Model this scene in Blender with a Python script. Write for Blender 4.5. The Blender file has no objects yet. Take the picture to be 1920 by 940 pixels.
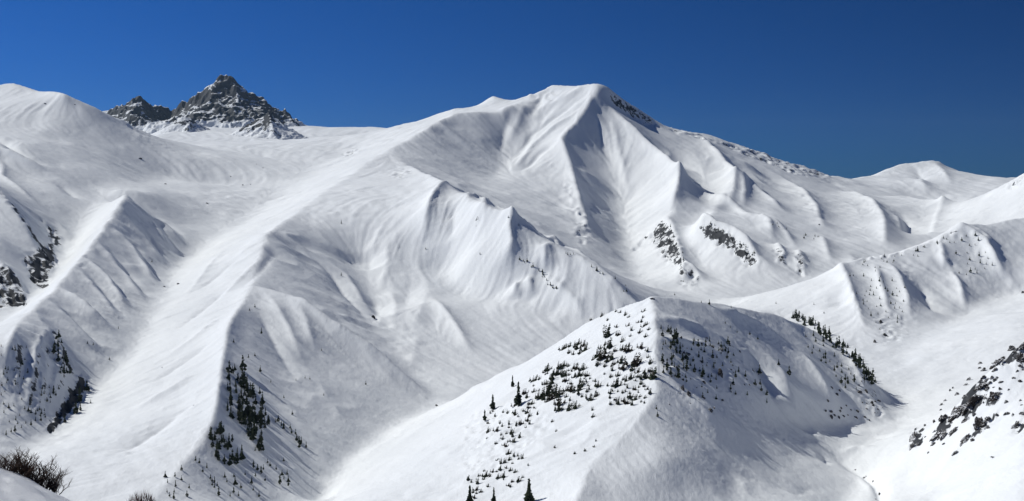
import bpy, math, random, time
import numpy as np
T0 = time.time()
scn = bpy.context.scene
COL = scn.collection
R = math.radians

# ------------------------------------------------------------------ camera, sky, sun, exposure
F = 2058.0            # focal length of the 1920 px wide photograph, in its pixels
V0 = 340.0            # photograph row of the true horizon
cam_d = bpy.data.cameras.new('camera')
cam = bpy.data.objects.new('camera', cam_d); COL.objects.link(cam)
cam_d.sensor_width = 36.0
cam_d.lens = 36.0 * F / 1920.0
cam_d.shift_y = -(470.0 - V0) / 1920.0
cam_d.clip_start = 1.0
cam_d.clip_end = 60000.0
cam.location = (0, 0, 0)
cam.rotation_euler = (R(90), 0, 0)
scn.camera = cam

SUN_AZ = -71.0        # degrees from the view direction, negative = left
SUN_EL = 42.5
sd = np.array([math.sin(R(SUN_AZ)) * math.cos(R(SUN_EL)), math.cos(R(SUN_AZ)) * math.cos(R(SUN_EL)), math.sin(R(SUN_EL))])
world = bpy.data.worlds.new('World'); scn.world = world
world.use_nodes = True
wn, wl = world.node_tree.nodes, world.node_tree.links
bg = wn['Background']
sky = wn.new('ShaderNodeTexSky')
sky.sky_type = 'NISHITA'; sky.sun_disc = False
sky.sun_elevation = R(SUN_EL); sky.sun_rotation = R(SUN_AZ)
sky.altitude = 3200; sky.air_density = 1.0; sky.dust_density = 0.0; sky.ozone_density = 3.0
tint = wn.new('ShaderNodeMix'); tint.data_type = 'RGBA'; tint.blend_type = 'MULTIPLY'; tint.inputs['Factor'].default_value = 1.0
hz = wn.new('ShaderNodeSeparateXYZ'); tc0 = wn.new('ShaderNodeTexCoord'); wl.new(tc0.outputs['Generated'], hz.inputs[0])
hr = wn.new('ShaderNodeValToRGB'); wl.new(hz.outputs[2], hr.inputs[0])
hr.color_ramp.elements[0].position = 0.0; hr.color_ramp.elements[0].color = (0.046, 0.20, 0.53, 1)
hr.color_ramp.elements[1].position = 0.30; hr.color_ramp.elements[1].color = (0.030, 0.245, 0.54, 1)
wl.new(hr.outputs[0], tint.inputs['B'])
wl.new(sky.outputs[0], tint.inputs['A'])
# a clear high-mountain sky is palest towards the sun and deepest away from it
tcw = wn.new('ShaderNodeTexCoord'); dotw = wn.new('ShaderNodeVectorMath'); dotw.operation = 'DOT_PRODUCT'
wl.new(tcw.outputs['Generated'], dotw.inputs[0]); dotw.inputs[1].default_value = (math.sin(R(SUN_AZ)), math.cos(R(SUN_AZ)), 0)
mrw = wn.new('ShaderNodeMapRange'); wl.new(dotw.outputs['Value'], mrw.inputs[0])
mrw.inputs[1].default_value = -0.1; mrw.inputs[2].default_value = 0.8; mrw.inputs[3].default_value = 0.54; mrw.inputs[4].default_value = 1.15
vsw = wn.new('ShaderNodeVectorMath'); vsw.operation = 'SCALE'
wl.new(tint.outputs['Result'], vsw.inputs[0]); wl.new(mrw.outputs[0], vsw.inputs['Scale']); wl.new(vsw.outputs[0], bg.inputs[0])
bg.inputs[1].default_value = 0.10
sl = bpy.data.lights.new('sun', 'SUN'); sl.energy = 3.5; sl.angle = R(0.5); sl.color = (1.0, 0.985, 0.925)
so = bpy.data.objects.new('sun', sl); COL.objects.link(so)
from mathutils import Vector
so.rotation_euler = Vector((-sd[0], -sd[1], -sd[2])).to_track_quat('-Z', 'Y').to_euler()
so.location = (-300, 100, 400)
scn.view_settings.view_transform = 'Standard'
scn.view_settings.look = 'None'
scn.view_settings.exposure = 0.04
scn.view_settings.gamma = 1.0
scn.view_settings.use_curve_mapping = False
scn.cycles.max_bounces = 8; scn.cycles.diffuse_bounces = 6

# ------------------------------------------------------------------ materials
def new_mat(name):
    m = bpy.data.materials.new(name); m.use_nodes = True
    return m, m.node_tree.nodes, m.node_tree.links, m.node_tree.nodes['Principled BSDF']

def ramp(n, stops):
    r = n.new('ShaderNodeValToRGB')
    while len(r.color_ramp.elements) < len(stops): r.color_ramp.elements.new(0.5)
    for e, (p, c) in zip(r.color_ramp.elements, stops):
        e.position = p; e.color = (*c, 1) if len(c) == 3 else c
    return r

def snow_material(name='snow', scale=0.07, rscale=0.12, con=1.5, tone=(0.02, 0.023, 0.028)):
    m, n, l, b = new_mat(name)
    b.inputs['Roughness'].default_value = 0.75
    b.inputs['Specular IOR Level'].default_value = 0.15
    geo = n.new('ShaderNodeNewGeometry')
    at = n.new('ShaderNodeAttribute'); at.attribute_name = 'rock'
    nz = n.new('ShaderNodeTexNoise'); nz.inputs['Scale'].default_value = scale; nz.inputs['Detail'].default_value = 9; nz.inputs['Roughness'].default_value = 0.68
    l.new(geo.outputs['Position'], nz.inputs['Vector'])
    sep = n.new('ShaderNodeSeparateXYZ'); l.new(geo.outputs['Normal'], sep.inputs[0])
    # exposed rock: where the attribute says so, more on steep bits, broken up by noise
    a1 = n.new('ShaderNodeMath'); a1.operation = 'MULTIPLY_ADD'; l.new(sep.outputs[2], a1.inputs[0]); a1.inputs[1].default_value = -0.9; a1.inputs[2].default_value = 0.74
    a2 = n.new('ShaderNodeMath'); a2.operation = 'ADD'; l.new(a1.outputs[0], a2.inputs[0]); l.new(at.outputs['Fac'], a2.inputs[1])
    a3 = n.new('ShaderNodeMath'); a3.operation = 'MULTIPLY_ADD'; l.new(nz.outputs['Fac'], a3.inputs[0]); a3.inputs[1].default_value = con; a3.inputs[2].default_value = -con*0.5
    a4 = n.new('ShaderNodeMath'); a4.operation = 'ADD'; l.new(a2.outputs[0], a4.inputs[0]); l.new(a3.outputs[0], a4.inputs[1])
    gt = n.new('ShaderNodeMath'); gt.operation = 'GREATER_THAN'; l.new(at.outputs['Fac'], gt.inputs[0]); gt.inputs[1].default_value = 0.02
    rmp = ramp(n, [(0.50, (0, 0, 0)), (0.58, (1, 1, 1))]); l.new(a4.outputs[0], rmp.inputs[0])
    fac = n.new('ShaderNodeMath'); fac.operation = 'MULTIPLY'; l.new(rmp.outputs[0], fac.inputs[0]); l.new(gt.outputs[0], fac.inputs[1])
    rn = n.new('ShaderNodeTexNoise'); rn.inputs['Scale'].default_value = rscale; rn.inputs['Detail'].default_value = 8; rn.inputs['Roughness'].default_value = 0.7
    l.new(geo.outputs['Position'], rn.inputs['Vector'])
    rc = ramp(n, [(0.25, tone), (0.55, (0.052, 0.055, 0.060)), (0.8, (0.12, 0.118, 0.115))]); l.new(rn.outputs['Fac'], rc.inputs[0])
    sn = n.new('ShaderNodeTexNoise'); sn.inputs['Scale'].default_value = 0.01; sn.inputs['Detail'].default_value = 5
    l.new(geo.outputs['Position'], sn.inputs['Vector'])
    sc_ = ramp(n, [(0.3, (0.805, 0.832, 0.85)), (0.7, (0.865, 0.888, 0.90))]); l.new(sn.outputs['Fac'], sc_.inputs[0])
    mx = n.new('ShaderNodeMix'); mx.data_type = 'RGBA'
    l.new(fac.outputs[0], mx.inputs['Factor']); l.new(sc_.outputs[0], mx.inputs['A']); l.new(rc.outputs[0], mx.inputs['B'])
    l.new(mx.outputs['Result'], b.inputs['Base Color'])
    # fine wind texture
    bn = n.new('ShaderNodeTexNoise'); bn.inputs['Scale'].default_value = 0.16; bn.inputs['Detail'].default_value = 6; bn.inputs['Roughness'].default_value = 0.6
    l.new(geo.outputs['Position'], bn.inputs['Vector'])
    ad = n.new('ShaderNodeMath'); ad.operation = 'MULTIPLY_ADD'; l.new(rn.outputs['Fac'], ad.inputs[0]); l.new(fac.outputs[0], ad.inputs[1]); 
    l.new(bn.outputs['Fac'], ad.inputs[2])
    # wind ripples and small drifts, lying across the wind
    mp = n.new('ShaderNodeMapping'); mp.inputs['Rotation'].default_value = (0, 0, R(25)); mp.inputs['Scale'].default_value = (0.85, 0.22, 0.6); l.new(geo.outputs['Position'], mp.inputs['Vector'])
    wn_ = n.new('ShaderNodeTexNoise'); wn_.inputs['Scale'].default_value = 0.55; wn_.inputs['Detail'].default_value = 5; wn_.inputs['Roughness'].default_value = 0.55; wn_.inputs['Distortion'].default_value = 0.6; l.new(mp.outputs[0], wn_.inputs['Vector'])
    ad2 = n.new('ShaderNodeMath'); ad2.operation = 'MULTIPLY_ADD'; l.new(wn_.outputs['Fac'], ad2.inputs[0]); ad2.inputs[1].default_value = 0.55; l.new(ad.outputs[0], ad2.inputs[2])
    bp = n.new('ShaderNodeBump'); bp.inputs['Strength'].default_value = 0.55; bp.inputs['Distance'].default_value = 0.8
    l.new(ad2.outputs[0], bp.inputs['Height']); l.new(bp.outputs[0], b.inputs['Normal'])
    return m

M_SNOW = snow_material()
M_PEAK = snow_material('rock_and_snow', 0.016, 0.03, 2.3, (0.018, 0.026, 0.036))

# ------------------------------------------------------------------ terrain: ridge and valley lines (u, v, distance)
# a photograph pixel plus a distance gives a surveyed point of the landscape
RIDGE, VALLEY, PLAIN = [], [], []
def ridge(*p): RIDGE.append(p)
def valley(*p): VALLEY.append(p)
def plain(*p): PLAIN.append(p)
# long left spur below the main summit
ridge((300,925,720),(400,800,860),(415,700,1000),(425,620,1130),(470,545,1350),(500,440,1700),(560,395,2000),(640,340,2400),(730,280,2900),(800,240,3200),(855,210,3450))
plain((470,545,1350),(545,578,1310),(640,645,1260),(720,695,1230),(800,748,1200))
valley((668,475,1860),(692,540,1720),(720,620,1460),(800,752,1195),(820,765,1160),(740,800,1080),(640,880,934),(590,960,840))
# left valley
valley((0,870,840),(95,824,930),(165,740,1080),(240,672,1190),(270,620,1310),(300,560,1510),(325,515,1750),(350,490,2000),(390,455,2150),(440,430,2300),(500,385,2600),(520,370,2700),(600,315,3200),(660,280,3700))
plain((240,372,2100),(300,415,2150),(350,428,2250),(440,392,2500),(490,365,2700))
plain((195,354,2330),(228,353,2290),(262,356,2300),(300,362,2400)); plain((260,345,2600),(300,330,2900),(400,350,2900),(500,330,3000))
plain((300,270,3800),(400,280,3600),(500,300,3400))
# spur left of that valley
ridge((-80,690,950),(0,632,1050),(40,600,1130),(100,545,1300),(160,470,1550),(230,374,1950),(238,362,2150))
plain((0,648,1000),(50,622,1080),(98,614,1150),(130,660,1130),(160,722,1085))
valley((-60,640,1150),(0,610,1230),(40,585,1350),(100,530,1600),(130,470,1900),(180,385,2170),(205,352,2400))
ridge((-60,300,2000),(0,360,1850),(40,410,1750),(70,470,1650),(100,505,1610))
ridge((-60,460,1500),(0,485,1470),(30,522,1430),(52,572,1370))
plain((-60,420,1620),(0,440,1600),(60,520,1530))
# left dome
ridge((-80,175,3300),(0,157,3400),(20,153,3400),(78,175,3300),(120,175,3100),(180,205,3100),(230,228,3200),(262,252,3300))
plain((-60,260,2500),(0,270,2400),(100,260,2750),(150,270,2800))
valley((100,330,4400),(180,320,4300),(250,300,4200),(285,262,4300))
# plateau
plain((285,255,4600),(320,234,6000),(440,238,6000),(560,238,6000),(640,239,5900),(700,236,5700),(745,240,5300))
plain((330,255,4800),(450,258,4800),(560,265,4600),(650,262,4600))
plain((200,300,8000),(500,290,8000),(800,300,8000))
# main mountain
ridge((770,237,4200),(800,222,4000),(850,206,3850),(890,203,3850),(912,184,3900),(924,178,3900),(955,193,3780),(985,185,3750),(1035,156,3850),(1075,160,3780),(1125,156,3700),(1150,170,3710),(1180,193,3760),(1210,212,3780),(1250,240,3820),(1320,250,3980),(1400,275,4120),(1480,307,4300),(1560,328,4450),(1600,336,4900))
ridge((985,187,3740),(955,200,3600),(930,210,3550),(890,209,3500),(855,211,3450))
ridge((1125,158,3700),(1108,190,3600),(1080,240,3420),(1052,270,3300),(1070,320,3100),(1085,380,2850),(1097,415,2650),(1100,450,2480),(1112,485,2320),(1130,510,2200))
valley((1125,215,3560),(1138,275,3420),(1150,330,3250),(1163,390,3050),(1172,430,2850),(1180,475,2600),(1190,515,2350),(1210,541,2100))
plain((1140,196,3640),(1155,212,3700),(1185,226,3725),(1225,240,3770))
ridge((1120,193,3600),(1150,214,3600),(1200,265,3430),(1240,300,3270),(1275,335,3080),(1270,370,2880),(1255,410,2700),(1270,460,2500),(1285,500,2300),(1290,538,2120))
valley((1030,205,3650),(985,250,3480),(955,295,3300),(925,325,3080),(900,342,2850),(885,358,2650),(870,375,2450),(900,395,2350),(960,432,2250),(1040,470,2200),(1100,505,2150),(1160,540,2100),(1260,553,2050),(1340,562,2000),(1300,592,1800),(1230,630,1580),(1120,650,1480),(1010,695,1350),(890,748,1210),(820,765,1160))
valley((1250,290,3500),(1310,355,3200),(1350,405,2850),(1300,440,2600),(1310,500,2350),(1330,540,2100))
ridge((1320,265,3800),(1345,295,3600),(1370,320,3400),(1377,345,3200),(1340,395,2800),(1312,418,2500))
ridge((1312,418,2500),(1370,445,2420),(1420,488,2300),(1440,505,2250))
plain((1312,440,2470),(1360,480,2350),(1400,510,2260))
ridge((1395,350,3300),(1450,395,2900),(1450,440,2600),(1455,465,2480),(1500,480,2400),(1530,520,2250))
ridge((1470,340,3700),(1510,375,3400),(1538,410,3100),(1545,430,2950))
valley((1340,562,2000),(1400,562,2040),(1480,557,2080),(1560,532,2200),(1640,502,2400),(1700,482,2600),(1750,458,2900),(1800,442,2950))
ridge((1560,345,4200),(1600,366,3750),(1640,395,3400),(1658,425,3100),(1662,470,2650))
valley((1680,398,3500),(1700,440,3050),(1690,470,2700))
ridge((1640,366,4100),(1710,378,3900),(1768,392,3700),(1752,425,3350),(1742,450,3050))
# spur that runs down to the right in the middle
ridge((730,280,2900),(770,315,2600),(830,352,2100),(900,385,1850),(960,420,1790),(1040,455,1740),(1100,492,1690),(1150,530,1640),(1195,568,1600),(1240,605,1560))
plain((830,510,1810),(880,560,1690),(975,560,1645),(1050,590,1585),(1130,605,1560))
plain((870,470,1760),(950,490,1700)); plain((1060,520,1655),(1120,556,1605),(1165,582,1572))
# right back peak and right edge mountain
ridge((1600,336,4900),(1640,328,5300),(1690,307,5600),(1715,306,5650),(1750,297,5700),(1785,311,5700),(1810,325,5700),(1850,336,5800),(1890,335,6000),(1980,330,6000))
valley((1650,350,4700),(1710,368,4600),(1780,388,4400),(1800,398,4100))
ridge((1775,404,3900),(1840,372,3700),(1885,348,3500),(1920,325,3400),(1990,285,3300),(2200,240,3300))
plain((1840,418,3100),(1900,412,2900),(1990,400,2800))
valley((1800,442,2950),(1860,436,2700),(1930,436,2550),(2050,430,2500))
# right middle ridge
ridge((1440,588,1600),(1390,577,1750),(1440,560,1770),(1480,541,1790),(1540,520,1820),(1580,500,1850),(1620,487,1900),(1680,475,1950),(1745,455,2000),(1800,425,2050),(1815,421,2060),(1850,420,2100),(1900,406,2150),(1960,405,2200),(2150,395,2300))
ridge((1575,503,1840),(1590,540,1720),(1605,580,1610),(1620,620,1510),(1640,650,1400))
valley((1440,600,1640),(1540,650,1400),(1620,710,1190),(1680,765,1040),(1700,795,968))
# right valley
valley((1560,975,730),(1600,930,770),(1625,895,815),(1580,855,860),(1700,800,960),(1720,720,1140),(1690,662,1340),(1760,612,1580),(1880,555,1850),(1940,540,1870),(2050,545,1750)); plain((1850,482,1985),(1925,478,1980),(2050,470,2000))
plain((1920,585,1500),(1920,620,1300),(1860,662,1220),(1790,712,1120))
ridge((2150,480,820),(1990,590,800),(1920,642,790),(1875,677,785),(1830,718,785),(1790,767,790),(1750,797,800),(1708,844,810))
plain((1920,800,650),(1920,940,560)); plain((1790,900,700),(1700,905,760),(1760,960,650)); plain((2150,560,1500),(2150,800,600))
# near hill
ridge((1222,553,950),(1228,600,880),(1230,650,830),(1232,740,760),(1190,795,720),(1110,865,670),(1080,940,610),(1070,985,570))
ridge((1190,567,980),(1100,605,1010),(1000,668,1050),(930,705,1060),(860,745,1060),(780,795,1020),(700,842,960),(640,915,850),(610,960,790))
ridge((1190,567,980),(1222,553,950),(1330,567,1000),(1440,586,1080),(1500,602,1110),(1580,650,1120),(1640,720,1070),(1680,790,985))
plain((1680,795,980),(1560,802,940),(1480,795,870),(1350,815,755),(1250,850,682),(1150,930,635))
plain((1330,650,885),(1400,720,855),(1480,740,900),(1560,740,985)); plain((1300,735,790),(1350,775,770))
plain((1500,850,825),(1450,890,750),(1350,930,672))
# ground under the lower edge of the frame
plain((-200,1150,260),(300,1150,260),(960,1150,260),(1600,1150,260),(2150,1130,260))
plain((-200,1070,450),(300,1070,450),(960,1070,450),(1600,1070,450),(2150,1060,450))
plain((-200,1060,560),(200,1060,560),(960,1060,540),(1600,1060,560),(1750,1060,560))
plain((440,965,745),(530,965,800)); ridge((300,925,720),(240,985,640))
plain((-200,990,660),(200,1000,660),(480,1010,660),(960,1000,620)); plain((1150,1000,590),(1400,1010,640),(1700,1000,640))
# behind the skyline
plain((-100,420,5200),(200,360,5200)); plain((850,360,4900),(1000,360,4800),(1200,360,4800),(1400,380,5000))
plain((1500,420,6000),(1700,400,7000),(2000,400,7000))
plain((-300,420,13500),(960,420,13500),(2300,420,13500))

TMAX = 0.60
DT, DS = 0.00125, 0.0025
S0, S1 = math.log(260.0), math.log(13500.0)
NT = int(2 * TMAX / DT) + 1
NS = int((S1 - S0) / DS) + 1
tg = np.linspace(-TMAX, TMAX, NT); sg = np.linspace(S0, S1, NS)
rng = np.random.default_rng(7)

def wmat(nout, nin):
    x = np.linspace(0, nin - 1, nout); i = np.floor(x).astype(int); fr = x - i
    W = np.zeros((nout, nin))
    cs = [-0.5*fr**3 + fr**2 - 0.5*fr, 1.5*fr**3 - 2.5*fr**2 + 1, -1.5*fr**3 + 2*fr**2 + 0.5*fr, 0.5*fr**3 - 0.5*fr**2]
    for o, c in zip((-1, 0, 1, 2), cs):
        np.add.at(W, (np.arange(nout), np.clip(i + o, 0, nin - 1)), c)
    return W.astype(np.float32)
def resize(a, shp):
    return wmat(shp[0], a.shape[0]) @ a.astype(np.float32) @ wmat(shp[1], a.shape[1]).T

def sample_line(p, step=0.0008):
    out = []
    for (u0, v0, d0), (u1, v1, d1) in zip(p[:-1], p[1:]):
        t0, t1 = (u0-960)/F, (u1-960)/F; a0, a1 = math.log(d0), math.log(d1); k0, k1 = (V0-v0)/F, (V0-v1)/F
        n = max(2, int(math.hypot(t1-t0, a1-a0)/step)); w = np.linspace(0, 1, n)
        s = a0 + (a1-a0)*w
        out.append(np.stack([t0+(t1-t0)*w, s, (k0+(k1-k0)*w)*np.exp(s)], 1))
    return np.concatenate(out)
L_r = np.concatenate([sample_line(p) for p in RIDGE]); L_v = np.concatenate([sample_line(p) for p in VALLEY]); L_p = np.concatenate([sample_line(p) for p in PLAIN])
L_all = np.concatenate([L_p, L_v, L_r])
def raster(L, nt, ns):
    i = np.rint((L[:, 1]-S0)/(S1-S0)*(ns-1)).astype(int); j = np.rint((L[:, 0]+TMAX)/(2*TMAX)*(nt-1)).astype(int)
    ok = (i >= 0) & (i < ns) & (j >= 0) & (j < nt)
    zs = np.zeros((ns, nt)); c = np.zeros((ns, nt))
    np.add.at(zs, (i[ok], j[ok]), L[ok, 2]); np.add.at(c, (i[ok], j[ok]), 1)
    m = c > 0
    zs[m] /= c[m]
    return zs.astype(np.float32), m
def relax(z, n, m=None, zc=None):
    ns, nt = z.shape
    ht, hs = 2*TMAX/(nt-1), (S1-S0)/(ns-1)
    wt, ws = 1/ht**2, 1/hs**2; wt, ws = wt/(2*(wt+ws)), ws/(2*(wt+ws))
    wt, ws = np.float32(wt), np.float32(ws)
    for _ in range(n):
        p = np.pad(z, 1, mode='edge')
        z = ws*(p[:-2, 1:-1]+p[2:, 1:-1]) + wt*(p[1:-1, :-2]+p[1:-1, 2:])
        if m is not None: z[m] = zc[m]
    return z
z = None
for lev in (32, 16, 8, 4, 2, 1):
    nt, ns = max(8, NT//lev), max(8, NS//lev)
    if lev == 1: nt, ns = NT, NS
    zc, m = raster(L_all, nt, ns)
    z = np.full((ns, nt), zc[m].mean(), np.float32) if z is None else resize(z, (ns, nt))
    z[m] = zc[m]
    z = relax(z, {32: 600, 16: 400, 8: 300, 4: 200, 2: 120, 1: 60}[lev], m, zc)
zr, mr = raster(L_r, NT, NS)
z = relax(z, 50, mr, zr)
z = relax(z, 4)
print('solved', time.time()-T0)

Yg = np.exp(sg)[:, None].astype(np.float32) * np.ones((1, NT), np.float32)
Xg = Yg * tg[None, :].astype(np.float32)
def grads(z):
    zs = np.gradient(z, sg, axis=0); zt = np.gradient(z, tg, axis=1)
    gx = zt / Yg; gy = (zs - tg[None, :]*zt) / Yg
    return gx, gy
def slope_of(z):
    gx, gy = grads(z); return np.hypot(gx, gy)

def noise(cell_t, cell_s, seed):
    r = np.random.default_rng(seed)
    a = r.normal(size=(max(4, int((S1-S0)/cell_s)), max(4, int(2*TMAX/cell_t))))
    return resize(a, (NS, NT))
def lic(n, z, L):
    gx, gy = grads(z)
    ds = gy / Yg; dt = (gx - tg[None, :]*gy) / Yg
    di, dj = ds/DS, dt/DT
    q = np.hypot(di, dj) + 1e-9
    di, dj = (di/q).astype(np.float32), (dj/q).astype(np.float32)
    acc = n.copy()
    I, J = np.meshgrid(np.arange(NS, dtype=np.float32), np.arange(NT, dtype=np.float32), indexing='ij')
    for sgn in (1, -1):
        i, j = I.copy(), J.copy()
        for _ in range(L):
            ii = np.clip(np.rint(i), 0, NS-1).astype(np.int32); jj = np.clip(np.rint(j), 0, NT-1).astype(np.int32)
            i += sgn*1.5*di[ii, jj]; j += sgn*1.5*dj[ii, jj]
            ii = np.clip(np.rint(i), 0, NS-1).astype(np.int32); jj = np.clip(np.rint(j), 0, NT-1).astype(np.int32)
            acc += n[ii, jj]
    acc -= acc.mean()
    return acc / acc.std()

# ------------------------------------------------------------------ ribs and gullies on the big faces
def hit(u, v, zz=None):
    """first terrain point seen through a photograph pixel"""
    zz = z if zz is None else zz
    x = (u-960)/F; jf = (x+TMAX)/DT; j = int(min(max(jf, 0), NT-2)); w = jf-j
    col = zz[:, j]*(1-w) + zz[:, j+1]*w
    y = np.exp(sg); k = (V0-v)/F
    above = np.nonzero(col[40:] >= k*y[40:])[0]
    if len(above) == 0: return None
    i = above[0]+40
    if i == 40: return x*y[40], y[40], col[40]
    a0 = col[i-1]-k*y[i-1]; a1 = col[i]-k*y[i]; q = -a0/(a1-a0+1e-9)
    yy = y[i-1]+(y[i]-y[i-1])*q
    return x*yy, yy, k*yy
def height(x, y):
    t = x/y; s = math.log(y); jf = (t+TMAX)/DT; fi = (s-S0)/DS
    j = int(min(max(jf, 0), NT-2)); i = int(min(max(fi, 0), NS-2)); a = jf-j; b = fi-i
    return float((z[i, j]*(1-a)+z[i, j+1]*a)*(1-b) + (z[i+1, j]*(1-a)+z[i+1, j+1]*a)*b)
add = np.zeros_like(z)
def rib(A, w, *uv, sharp=1, ends=(0, 0)):
    pts = [hit(*p) for p in uv]
    pts = [p for p in pts if p]
    if len(pts) < 2: return
    P = np.array(pts)[:, :2]
    seg = np.hypot(*np.diff(P, axis=0).T); tot = seg.sum(); cum = np.r_[0, np.cumsum(seg)]
    t = P[:, 0]/P[:, 1]; s = np.log(P[:, 1]); pad = 5*w/P[:, 1].min()
    j0, j1 = int(max(0, (t.min()-pad+TMAX)/DT)), int(min(NT, (t.max()+pad+TMAX)/DT+2))
    i0, i1 = int(max(0, (s.min()-pad-S0)/DS)), int(min(NS, (s.max()+pad-S0)/DS+2))
    X, Y = Xg[i0:i1, j0:j1], Yg[i0:i1, j0:j1]
    best = np.full(X.shape, 1e9); al = np.zeros(X.shape)
    for k in range(len(P)-1):
        d = P[k+1]-P[k]; L2 = (d**2).sum()
        q = np.clip(((X-P[k, 0])*d[0]+(Y-P[k, 1])*d[1])/L2, 0, 1)
        dd = np.hypot(X-P[k, 0]-q*d[0], Y-P[k, 1]-q*d[1])
        b = dd < best; best = np.where(b, dd, best); al = np.where(b, (cum[k]+q*seg[k])/tot, al)
    e0, e1 = ends; w = w*0.8
    env = np.interp(al, [0, 0.3, 0.7, 1], [e0, 1, 1, e1])
    prof = np.exp(-best/w) if sharp else np.exp(-(best/w)**2)
    add[i0:i1, j0:j1] += 1.3*A*env*prof

rib(20,45,(1110,190),(1080,240),(1053,270),(1070,320),(1085,380),(1098,420),(1102,450), ends=(.6,.3))
rib(10,25,(1072,322),(1120,345),(1155,372)); rib(6,18,(1098,382),(1130,405),(1162,432)); rib(6,14,(1105,450),(1140,470),(1170,490))
rib(-9,12,(1105,168),(1050,215),(1000,250),(965,300)); rib(8,12,(1095,205),(1040,240),(1000,272),(955,322)); rib(-9,14,(1060,262),(1010,290),(975,322))
rib(-10,30,(1015,172),(1005,200),(985,225)); rib(7,20,(985,195),(972,230),(950,270)); rib(-8,20,(960,205),(945,245),(935,290))
rib(10,25,(1140,215),(1155,265),(1168,320),(1180,370)); rib(-6,20,(1120,220),(1128,270),(1148,310))
rib(22,40,(1150,214),(1200,265),(1240,300),(1275,335), ends=(.5,1)); rib(18,40,(1275,335),(1270,360),(1258,395), ends=(1,0))
rib(9,20,(1278,338),(1330,372),(1380,390),(1420,420))
rib(25,45,(1320,266),(1345,298),(1370,325),(1378,345), ends=(.5,1)); rib(15,35,(1378,345),(1376,365),(1370,388), ends=(1,0))
rib(14,30,(1335,288),(1390,312),(1445,335)); rib(15,30,(1395,350),(1440,378),(1472,402), ends=(1,0)); rib(12,20,(1395,350),(1398,370),(1392,392), ends=(1,0))
rib(25,50,(1465,338),(1500,365),(1530,400),(1543,430), ends=(.4,.4))
rib(18,40,(1410,405),(1440,425),(1452,460)); rib(8,15,(1435,410),(1470,440),(1495,470)); rib(10,25,(1540,440),(1552,480),(1560,500)); rib(12,30,(1590,470),(1600,490),(1604,510))
rib(28,60,(1600,366),(1640,395),(1658,425),(1660,465), ends=(.4,.6))
rib(18,50,(1650,368),(1710,378),(1768,392), ends=(.2,1)); rib(20,50,(1768,392),(1755,420),(1745,445), ends=(1,.4)); rib(-5.5,6,(1565,852),(1590,872),(1610,884),(1628,893),(1644,910),(1652,925),(1640,945), ends=(.2,1)); rib(2.5,5,(1590,880),(1612,896),(1630,910),(1638,925)); rib(-1.6,9,(1480,925),(1515,915),(1545,918)); rib(-3,8,(1525,845),(1545,850),(1550,870)); rib(2.5,8,(1570,850),(1610,842),(1650,840))
rib(-22,60,(1690,400),(1703,420),(1700,446))
rib(14,30,(1665,400),(1685,415),(1693,438))
rib(18,70,(1690,308),(1722,340),(1738,366)); rib(18,60,(1752,303),(1766,325),(1785,345)); rib(-14,50,(1716,310),(1735,340)); rib(12,50,(1670,315),(1690,345))
rib(16,30,(1240,405),(1262,440),(1275,482),(1285,510)); rib(14,20,(1265,490),(1285,505),(1320,528)); rib(12,20,(1283,505),(1280,530))
rib(22,30,(1312,420),(1340,430),(1375,445),(1400,465),(1420,490),(1440,500), ends=(.6,.3))
rib(13,20,(1455,462),(1466,480),(1472,500)); rib(13,20,(1497,473),(1502,497),(1505,515))
rib(14,22,(770,315),(830,352),(900,385),(960,420),(1040,455),(1100,492),(1150,530),(1193,566), ends=(.3,.5))
rib(20,24,(836,356),(812,385),(797,420),(797,455), ends=(.7,0)); rib(10,14,(893,376),(875,396),(862,418), ends=(.5,0)); rib(15,18,(915,390),(908,415),(893,450),(870,485), ends=(.6,0))
rib(17,20,(960,423),(954,447),(960,475),(945,512), ends=(.7,0)); rib(11,15,(1037,458),(1020,475),(1022,512)); rib(-10,20,(852,385),(850,420),(845,450)); rib(9,12,(965,535),(968,562)); rib(8,12,(990,520),(998,560))
rib(7,25,(724,440),(727,500),(710,550)); rib(7,55,(795,500),(800,560),(780,610),(765,650)); rib(4,22,(730,520),(742,580),(738,630)); rib(-6,40,(770,520),(758,590)); rib(-8,30,(690,470),(697,510)); rib(3,25,(783,630),(775,670),(770,700)); rib(7,14,(805,560),(830,590),(858,625),(888,665)); rib(-7,25,(700,560),(712,600))
rib(9,10,(1160,540),(1168,560),(1160,585)); rib(6,12,(1020,520),(1080,570),(1095,600))
rib(7,20,(470,548),(442,600),(426,640),(416,700),(406,780),(385,835),(320,900)); rib(17,24,(482,548),(545,577),(640,644),(720,694),(798,746), ends=(.3,.3)); rib(5,14,(560,590),(575,620),(590,660)); rib(5,14,(500,560),(540,620),(570,680)); rib(-5,16,(480,580),(520,650),(560,720))
rib(-7,14,(575,470),(620,510),(690,600)); rib(6,14,(600,480),(650,520),(700,590)); rib(-6,30,(640,470),(660,500))
for k, (a, b) in enumerate([((520,470),(455,540)), ((490,485),(400,570)), ((450,480),(370,545)), ((420,470),(345,560)), ((440,530),(330,620)), ((430,590),(300,680)), ((400,640),(280,720)), ((380,700),(250,770)), ((360,760),(220,850))]):
    rib((-3.5, 3)[k % 2], 9, a, ((a[0]+b[0])/2-4, (a[1]+b[1])/2+4), b)
for k, p in enumerate([((238,380),(290,425),(325,475)), ((225,395),(270,445),(312,500)), ((205,420),(250,470),(300,540)), ((180,450),(235,515),(275,570)), ((165,490),(205,530),(240,580)), ((150,510),(190,555),(225,600)), ((118,545),(170,590),(215,625)), ((95,570),(140,610),(185,660)), ((250,382),(310,425),(350,465))]):
    rib((8, 5)[k % 2], 11, *p, ends=(.3, 0)); rib(-4, 9, *[(u+9, v-4) for u, v in p])
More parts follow.
